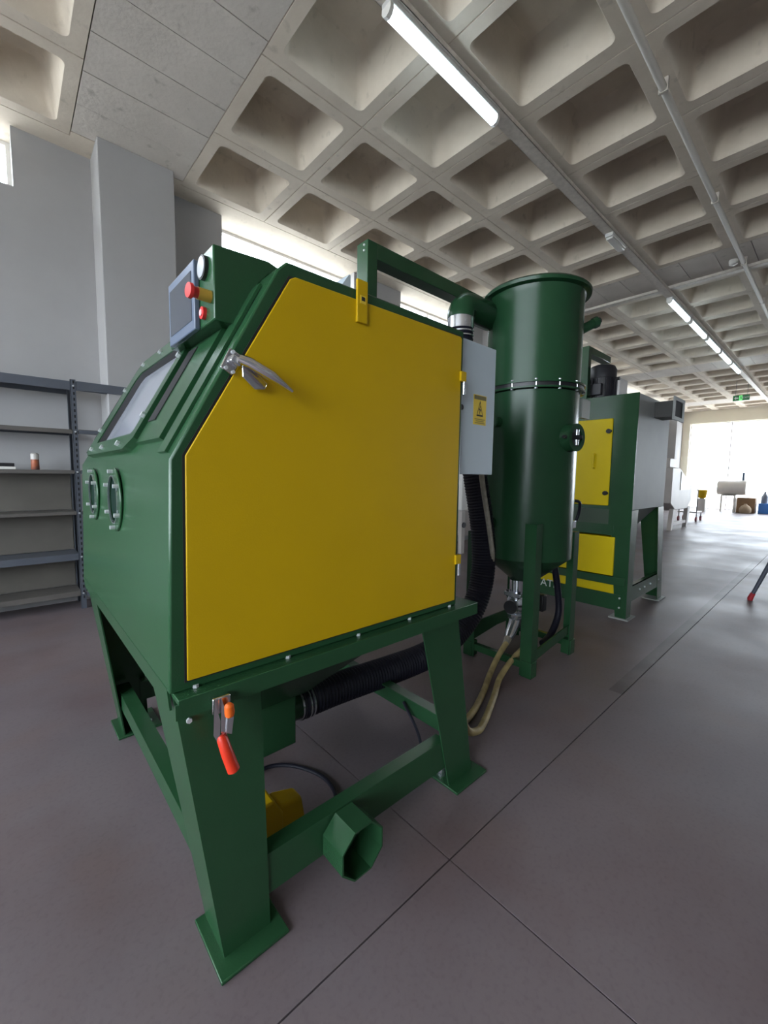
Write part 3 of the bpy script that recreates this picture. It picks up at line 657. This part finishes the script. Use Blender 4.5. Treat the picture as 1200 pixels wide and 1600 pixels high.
tm = text_mesh('ATI', .115, .001); tm.materials.append(mat('cut_letter_light', (.62, .62, .60), .6))
inst('rail_letters', tm, lr, (DX0-.0015, 2.15, .215), (H, 0, -H))
for y, z in ((1.41, .215), (1.41, .12)): bolt(lr, (DX0-.002, y, z), (-1, 0, 0), 1.2)
def dleg(x0t, x1t, x0b, x1b, yo, sgn, m):
    mb = MB(); yi = yo+sgn*.008
    mb.hexa([(x0b, yo, .01), (x1b, yo, .01), (x1b, yi, .01), (x0b, yi, .01)], [(x0t, yo, DZ0), (x1t, yo, DZ0), (x1t, yi, DZ0), (x0t, yi, DZ0)])
    left = x0t < 5
    e0, e1 = (x0t, x0b) if left else (x1t-.008, x1b-.008)
    wt, wb_ = (.19, .10) if left else (.24, .16)
    mb.hexa([(e1, yi, .01), (e1+.008, yi, .01), (e1+.008, yo+sgn*wb_, .01), (e1, yo+sgn*wb_, .01)], [(e0, yi, DZ0), (e0+.008, yi, DZ0), (e0+.008, yo+sgn*wt, DZ0), (e0, yo+sgn*wt, DZ0)])
    l = mb.build('leg', m, D)
    MB().box(min(x0b, x1b)-.03, max(x0b, x1b)+.06, *sorted((yo-sgn*.03, yo+sgn*.15)), 0, .012).build('foot_plate', LGREY, l)
for yo, sg_ in ((DY0-.002, 1), (DY1+.002, -1)):
    dleg(4.447, 4.64, 4.47, 4.60, yo, sg_, GREEN); dleg(5.30, 5.50, 5.50, 5.66, yo, sg_, GREEN)
for yy, sg_ in ((DY0, 1), (DY1, -1)):
    sr = MB().box(4.58, 5.56, *sorted((yy, yy+sg_*.008)), .165, .325).box(4.58, 5.56, *sorted((yy, yy+sg_*.05)), .317, .325).build('side_rail', GREEN, D)
    if sg_ == 1:
        for x in (4.85, 5.0, 5.2, 5.50): bolt(sr, (x, yy, .25), (0, -1, 0), 1.2)
MB().box(4.60, 5.60, 1.70, 1.712, .34, .47).box(4.60, 5.60, 1.712, 1.78, .462, .47).build('inner_rail', GREEN, D)
MB().hexa([(4.80, 1.75, .62), (5.15, 1.75, .62), (5.15, 2.10, .62), (4.80, 2.10, .62)], [(4.50, 1.40, DZ0), (5.45, 1.40, DZ0), (5.45, 2.40, DZ0), (4.50, 2.40, DZ0)]).build('dust_hopper', LGREY, D)
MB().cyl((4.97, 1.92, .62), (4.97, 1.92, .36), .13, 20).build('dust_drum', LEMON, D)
# outlet duct on the grey side
od = MB().box(4.93, 5.22, 1.185, 1.356, 2.02, 2.175).build('outlet_duct', mat('duct_dark_zinc', (.035, .034, .030), .5), D)
of = MB().box(4.88, 5.27, 1.173, 1.185, 1.985, 2.02).box(4.88, 5.27, 1.173, 1.185, 2.175, 2.21).box(4.88, 4.93, 1.173, 1.185, 2.02, 2.175).box(5.22, 5.27, 1.173, 1.185, 2.02, 2.175).build('duct_flange', LGREY, od)
MB().box(4.93, 5.22, 1.182, 1.1855, 2.02, 2.175).build('duct_mouth', DARK, od)
# fan motor and its lifting frame
mo = MB().lathe([(.135, 2.205), (.135, 2.47), (.140, 2.475), (.140, 2.56), (.12, 2.60), (.07, 2.62), (.01, 2.622)], (4.88, 1.86), 28).build('fan_motor', MOTOR, D)
fin = MB().box(-.004, .004, .132, .150, 0, .24).mesh('motor_fin'); fin.materials.append(MOTOR)
for i in range(20): inst('motor_fin', fin, mo, (4.88, 1.86, 2.22), (0, 0, i*math.pi/10))
MB().box(4.70, 4.76, 1.80, 1.92, 2.28, 2.40).build('terminal_box', MOTOR, mo, .006)
MB().cyl((4.90, 1.73, 2.46), (4.90, 1.69, 2.46), .018, 10).build('cable_gland', BLACK, mo)
MB().box(4.60, 4.67, 1.90, 1.99, 2.205, 2.78).box(4.67, 5.2, 1.90, 1.99, 2.71, 2.78).build('lifting_frame', GREEN, D, .003)

# ================================================================== OTHER MACHINES FURTHER DOWN THE HALL
M = thing('white_blast_cabinet', (14.1, 3.7, 0), 'pale cream blast cabinet on splayed legs far behind the dust collector', 'machine')
MB().prism([(13.0, .75), (13.0, 1.70), (13.75, 1.70), (15.2, 1.20), (15.2, .75), (14.8, .55), (13.5, .55)], 'y', 3.05, 4.4).build('body', PINKW, M, .02)
MB().box(13.1, 13.75, 3.15, 4.2, 1.70, 1.95).build('top_box', PINKW, M, .02)
MB().prism([(13.85, 1.60), (14.9, 1.235), (14.9, 1.10), (13.85, 1.10)], 'y', 3.035, 3.05).build('side_door', WHITEP, M)
for x0, x1 in ((13.25, 13.50), (14.85, 15.05)):
    for y in (3.06, 4.28):
        MB().hexa([(x0, y, 0), (x0+.13, y, 0), (x0+.13, y+.1, 0), (x0, y+.1, 0)], [(x1-.1, y, .6), (x1+.18, y, .6), (x1+.18, y+.1, .6), (x1-.1, y+.1, .6)]).build('leg', PINKW, M)
for y in (3.08, 4.30): MB().box(13.35, 14.95, y, y+.05, .12, .20).build('brace', PINKW, M)
W = thing('grey_cyclone_unit', (6.55, 4.75, 0), 'pale grey machine housing by the window wall, glimpsed between cabinet and black hose', 'machine')
MB().box(6.0, 7.1, 4.55, 5.05, .78, 2.0).build('housing', WHITEP, W, .02)
MB().hexa([(6.25, 4.65, .30), (6.75, 4.65, .30), (6.75, 4.95, .30), (6.25, 4.95, .30)], [(6.02, 4.56, .78), (7.08, 4.56, .78), (7.08, 5.04, .78), (6.02, 5.04, .78)]).build('hopper', PINKW, W)
for x in (6.03, 6.98):
    for y in (4.56, 4.96): MB().box(x, x+.09, y, y+.07, 0, .80).build('leg', PINKW, W)
MB().cyl((6.08, 4.54, .52), (6.08, 4.60, .52), .05, 12).build('wheel', BLACK, W)
# trolley
R = thing('hand_trolley', (17.2, 3.45, 0), 'thin framed trolley with dark red castors beside the far cream cabinet', 'trolley')
MB().box(16.9, 17.6, 3.2, 3.75, .28, .32).build('deck', PINKW, R)
for x in (16.92, 17.56):
    for y in (3.22, 3.71): MB().cyl((x, y, .10), (x, y, 1.05 if x < 17 else .30), .014, 8).build('post', RACKM, R)
MB().tube([(16.92, 3.22, 1.05), (16.92, 3.71, 1.05)], .014, 8).build('handle', RACKM, R)
for x in (16.92, 17.56):
    for y in (3.22, 3.71): MB().cyl((x, y-.025, .075), (x, y+.025, .075), .075, 16).build('castor', mat('dark_red_castor', (.22, .04, .05), .6), R)

# ---- odds and ends at the bright far end
cr_ = thing('plastic_crate', (23.6, 2.05, 0), 'blue plastic crate on the floor by the bright far glazing', 'crate')
m = MB().box(23.35, 23.85, 1.75, 2.36, 0, .03)
for a in ((23.35, 23.38, 1.75, 2.36), (23.82, 23.85, 1.75, 2.36), (23.38, 23.82, 1.75, 1.78), (23.38, 23.82, 2.33, 2.36)): m.box(*a, .03, .40)
m.build('tub', BLUE, cr_, .008)
for z in (.40,): MB().box(23.33, 23.87, 1.73, 1.785, z, z+.03).box(23.33, 23.87, 2.325, 2.38, z, z+.03).box(23.33, 23.385, 1.785, 2.325, z, z+.03).box(23.815, 23.87, 1.785, 2.325, z, z+.03).build('rim', mat('blue_rim', (.12, .32, .70), .4), cr_)
for k_ in range(5): MB().box(23.342, 23.352, 1.80+.115*k_, 1.82+.115*k_, .04, .39).build('rib', BLUE, cr_)
g = MB().lathe([(.10, .03), (.12, .04), (.12, .70), (.06, .82), (.04, .84), (.04, .92)], (23.6, 2.20), 20).build('gas_bottle', mat('bottle_grey', (.16, .19, .24), .4)); tag(g, 'dark grey bottle standing in the blue crate', 'bottle')
g = MB().box(23.2, 23.75, 2.45, 3.05, 0, .62).box(23.22, 23.73, 2.46, 3.04, .62, .64).build('cardboard_box', BROWN, None, .01); tag(g, 'brown cardboard box left of the blue crate', 'box')
g = MB().lathe([(.0, .001), (.16, .002), (.20, .06), (.20, .20), (.14, .30), (.06, .36), (.05, .40)], (22.95, 2.72), 16).build('sack', mat('sack_tan', (.42, .32, .22), .9, var=.3, vscale=9, bump=.4, bscale=20)); tag(g, 'tan sack slumped on the floor in front of the cardboard box', 'sack')
B = thing('white_drum_stand', (23.4, 3.35, 0), 'white round drum on a pale stand near the glazed far end', 'drum')
MB().box(23.15, 23.65, 3.10, 3.16, 0, .70).box(23.15, 23.65, 3.54, 3.60, 0, .70).box(23.15, 23.65, 3.10, 3.60, .70, .74).build('stand', WHITEP, B)
MB().cyl((23.4, 2.78, 1.06), (23.4, 3.75, 1.06), .32, 24).build('drum', WHITEP, B); MB().box(23.38, 23.46, 2.88, 2.96, 1.36, 1.72).build('spout', mat('spout_blue_grey', (.12, .17, .26), .5), B)
g = thing('yellow_bin', (22.6, 4.15, 0), 'small yellow bin on a white pedestal, faint in the glare', 'bin')
MB().lathe([(.05, .55), (.14, .60), (.18, .92), (.16, .95), (.0, .95)], (22.6, 4.15), 18).build('bin', YELLOW, g); MB().box(22.45, 22.75, 4.0, 4.3, 0, .56).build('pedestal', WHITEP, g)

# ================================================================== STEEL SHELVING by the window wall
S = thing('shelving_rack', (.55, 5.3, 0), 'grey slotted steel shelving against the window wall, left of the cabinet', 'shelf')
RY0, RY1 = 5.13, 5.46; PXS = (-.90, .53, 1.98)
slot = MB().box(-.006, .006, -.0015, .0015, -.014, .014).mesh('slot'); slot.materials.append(DARK)
for x in PXS:
    for y, sy in ((RY0, 1), (RY1, -1)):
        if y > 5.3 and x > .6: y0_ = 5.07
        pst = MB().box(x-.022, x+.022, *sorted((y, y+sy*.004)), 0, 2.29).box(x-.022, x-.018, *sorted((y, y+sy*.04)), 0, 2.29).build('post', RACKM, S)
        if sy == 1 and x < .6:
            for kz in range(40): inst('slot', slot, pst, (x+.004, y-.0005, .12+.055*kz))
for z, th, full in ((2.185, .085, 1), (1.765, .04, 1), (1.372, .035, 1), (.965, .03, 1), (.505, .065, 1), (.135, .05, 1)):
    for xa, xb in zip(PXS, PXS[1:]):
        yb = RY1 if xb < .6 else 5.085
        sh_ = MB().box(xa+.022, xb-.022, RY0+.004, RY0+.012, z, z+th).box(xa+.022, xb-.022, RY0+.012, yb-.004, z+th-.006, z+th).build('shelf', RACKM if th > .05 else SHELFM, S)
        MB().box(xa+.022, xb-.022, yb-.012, yb-.004, z, z+th-.006).build('shelf_edge', RACKM, sh_)
        bolt(sh_, (xb, RY0-.001, z+th*.5), (0, -1, 0), 1.1)
for xa, xb in zip(PXS, PXS[1:]):
    yb = RY1 if xb < .6 else 5.085
    for z0_, z1_ in ((.19, .50), (.575, .96), (1.0, 1.368)): MB().box(xa+.03, xb-.03, yb-.003, yb+.004, z0_, z1_).build('dark_infill', mat('rack_infill_brown', (.13, .118, .10), .7, var=.25, vscale=3), S)  # dark brown sheets across the rear of the lower three tiers
cn = thing('spray_can', (.215, 5.24, 1.407), 'small orange and white can standing on the rack shelf', 'can')
MB().lathe([(.030, 1.407), (.032, 1.41), (.032, 1.505)], (.215, 5.24), 18).build('can_body', mat('can_orange', (.50, .14, .06), .4, col2=(.10, .06, .06), vscale=18), cn)
MB().lathe([(.0325, 1.505), (.0325, 1.555), (.02, 1.566), (.01, 1.567)], (.215, 5.24), 18).build('can_label', mat('can_white', (.55, .52, .48), .4), cn)
tl = thing('spirit_level', (-.12, 5.22, 1.407), 'dark bar shaped tool with pale edge lying on the rack shelf', 'tool')
MB().box(-.32, .065, 5.19, 5.25, 1.4325, 1.465).build('tool_body', BLACK, tl, .004); MB().box(-.32, .072, 5.188, 5.252, 1.4075, 1.4325).build('tool_edge', WHITEP, tl, .003)

# ================================================================== CEILING SERVICES
def tray(name, path_axis, a, b, c, z, label):
    t_ = thing(name, (((a+b)/2, c, z) if path_axis == 'x' else (c, (a+b)/2, z)), label, 'cable tray', 'cable trays under the ribs')
    m = MB()
    def bx(x0, x1, y0, y1, z0, z1): m.box(x0, x1, y0, y1, z0, z1) if path_axis == 'x' else m.box(y0, y1, x0, x1, z0, z1)
    bx(a, b, c-.06, c+.06, z, z+.004); bx(a, b, c-.06, c-.056, z, z+.045); bx(a, b, c+.056, c+.06, z, z+.045)
    m.build('channel', TRAYM, t_)
    n = int((b-a)/1.75)
    for i in range(n+1):
        p = a+.3+(b-a-.6)*i/max(n, 1)
        (MB().cyl((p, c, z+.004), (p, c, ZC), .006, 6) if path_axis == 'x' else MB().cyl((c, p, z+.004), (c, p, ZC), .006, 6)).build('hanger', RACKM, t_)
    m = MB()
    for k_ in range(2):
        q = c-.02+.035*k_; (m.tube([(a, q, z+.012), (b, q, z+.012)], .008, 6) if path_axis == 'x' else m.tube([(q, a, z+.012), (q, b, z+.012)], .008, 6))
    m.build('cables', BLACK, t_)
    return t_
tray('cable_tray', 'x', -4.0, 24.4, 2.26, 4.519, 'long zinc cable tray carrying the lamps along the hall')
tray('cable_tray', 'y', -5.5, 5.0, 8.45, 4.573, 'zinc cable tray crossing the ceiling below the second solid band')
cnd = thing('conduit', (10, 1.22, 4.57), 'thin pale conduit pipe running along a ceiling rib to the right of the lamps', 'pipe')
MB().cyl((-4.5, 1.22, 4.543), (24.4, 1.22, 4.543), .028, 12).build('pipe', mat('conduit_pale', (.66, .63, .57), .5), cnd)
for i in range(14): MB().box(-3.9+2*i-.012, -3.9+2*i+.012, 1.186, 1.254, 4.512, ZC).build('clip', TRAYM, cnd)
def lamp(x, lab):
    l = thing('fluorescent_lamp', (x+.64, 2.26, 4.43), lab, 'lamp', 'fluorescent lamps under the cable tray')
    MB().box(x, x+1.28, 2.215, 2.305, 4.481, 4.518).build('housing', FIXT, l, .006)
    tb = MB().prism([(2.222, 4.481), (2.298, 4.481), (2.300, 4.451), (2.285, 4.426), (2.26, 4.418), (2.235, 4.426), (2.220, 4.451)], 'x', x+.03, x+1.25).build('diffuser', TUBE, l)
    for a_, b_ in ((x, x+.03), (x+1.25, x+1.28)): MB().prism([(2.218, 4.481), (2.302, 4.481), (2.304, 4.451), (2.288, 4.424), (2.26, 4.414), (2.232, 4.424), (2.216, 4.451)], 'x', a_, b_).build('end_cap', PALEW, l)
lamp(2.01, 'nearest lit fluorescent lamp, large and bright above the cabinet')
for i, x in enumerate((8.62, 10.05, 11.5, 12.95, 14.4)):
    lamp(x, ['first lamp of the far lit row, just past the crossing tray', 'second lamp of the far lit row, counted from the crossing tray', 'third lamp of the far lit row, in its middle', 'fourth lamp of the far lit row, counted from the crossing tray', 'last and smallest lamp of the far lit row'][i])
em = thing('emergency_light', (6.1, 2.20, 4.47), 'small unlit white emergency light clipped to the long cable tray', 'lamp')
MB().box(5.85, 6.32, 2.20, 2.30, 4.472, 4.519).build('housing', FIXT, em, .01); MB().box(5.87, 6.30, 2.208, 2.292, 4.442, 4.473).build('lens', PALEW, em, .01)
dt = thing('smoke_detector', (8.12, 1.30, 4.56), 'small round detector on the solid band next to the conduit', 'detector')
MB().lathe([(.025, 4.545), (.05, 4.56), (.055, 4.60), (.055, 4.625)], (8.10, 1.34), 18).build('detector_body', PALEW, dt)
# exit sign
ex = thing('exit_sign', (18.0, 2.48, 4.02), 'green EXIT sign with white arrow hanging from the far ceiling', 'sign')
pl = MB().box(17.98, 18.02, 2.27, 2.69, 3.99, 4.16).build('sign_plate', SIGNG, ex)
MB().box(17.977, 17.981, 2.45, 2.53, 3.995, 4.155).build('pictogram_field', SIGNL, pl)
MB().prism([(2.66, 4.075), (2.61, 4.125), (2.61, 4.095), (2.55, 4.095), (2.55, 4.055), (2.61, 4.055), (2.61, 4.025)], 'x', 17.976, 17.981).build('arrow', SIGNW, pl)
MB().prism([(2.50, 4.13), (2.48, 4.14), (2.475, 4.12), (2.47, 4.08), (2.455, 4.03), (2.465, 4.025), (2.485, 4.07), (2.51, 4.02), (2.52, 4.03), (2.50, 4.08)], 'x', 17.974, 17.978).build('running_figure', SIGNG, pl)
tmx = text_mesh('EXIT', .085, .001); tmx.materials.append(SIGNW); inst('sign_lettering', tmx, pl, (17.977, 2.36, 4.075), (H, 0, -H))
for y in (2.33, 2.63): MB().cyl((18.0, y, 4.16), (18.0, y, ZC+.02), .005, 6).build('chain', RACKM, ex)

# ================================================================== TRIPOD at the right edge
TP = thing('tripod_stand', (6.35, .30, 0), 'grey tripod leg with red rubber foot at the right edge', 'tripod')
apex = Vector((6.35, .28, 1.15))
for fx, fy in ((6.38, .64), (6.75, .08), (5.98, .06)):
    a = Vector((fx, fy, .02)); l = MB().tube([tuple(apex), tuple(a.lerp(apex, .3)), tuple(a)], [.024, .022, .018], 10).build('leg', mat('tripod_grey', (.10, .11, .14), .45), TP)
    MB().tube([tuple(a.lerp(apex, .06)), tuple(a), (fx, fy, 0)], [.024, .028, .024], 12).build('rubber_foot', mat('foot_red', (.45, .03, .04), .6), l)
MB().cyl((6.35, .28, .95), (6.35, .28, 1.55), .020, 12).build('centre_post', MATS['tripod_grey'], TP); MB().cyl((6.35, .28, 1.10), (6.35, .28, 1.20), .045, 14).build('hub', BLACK, TP)
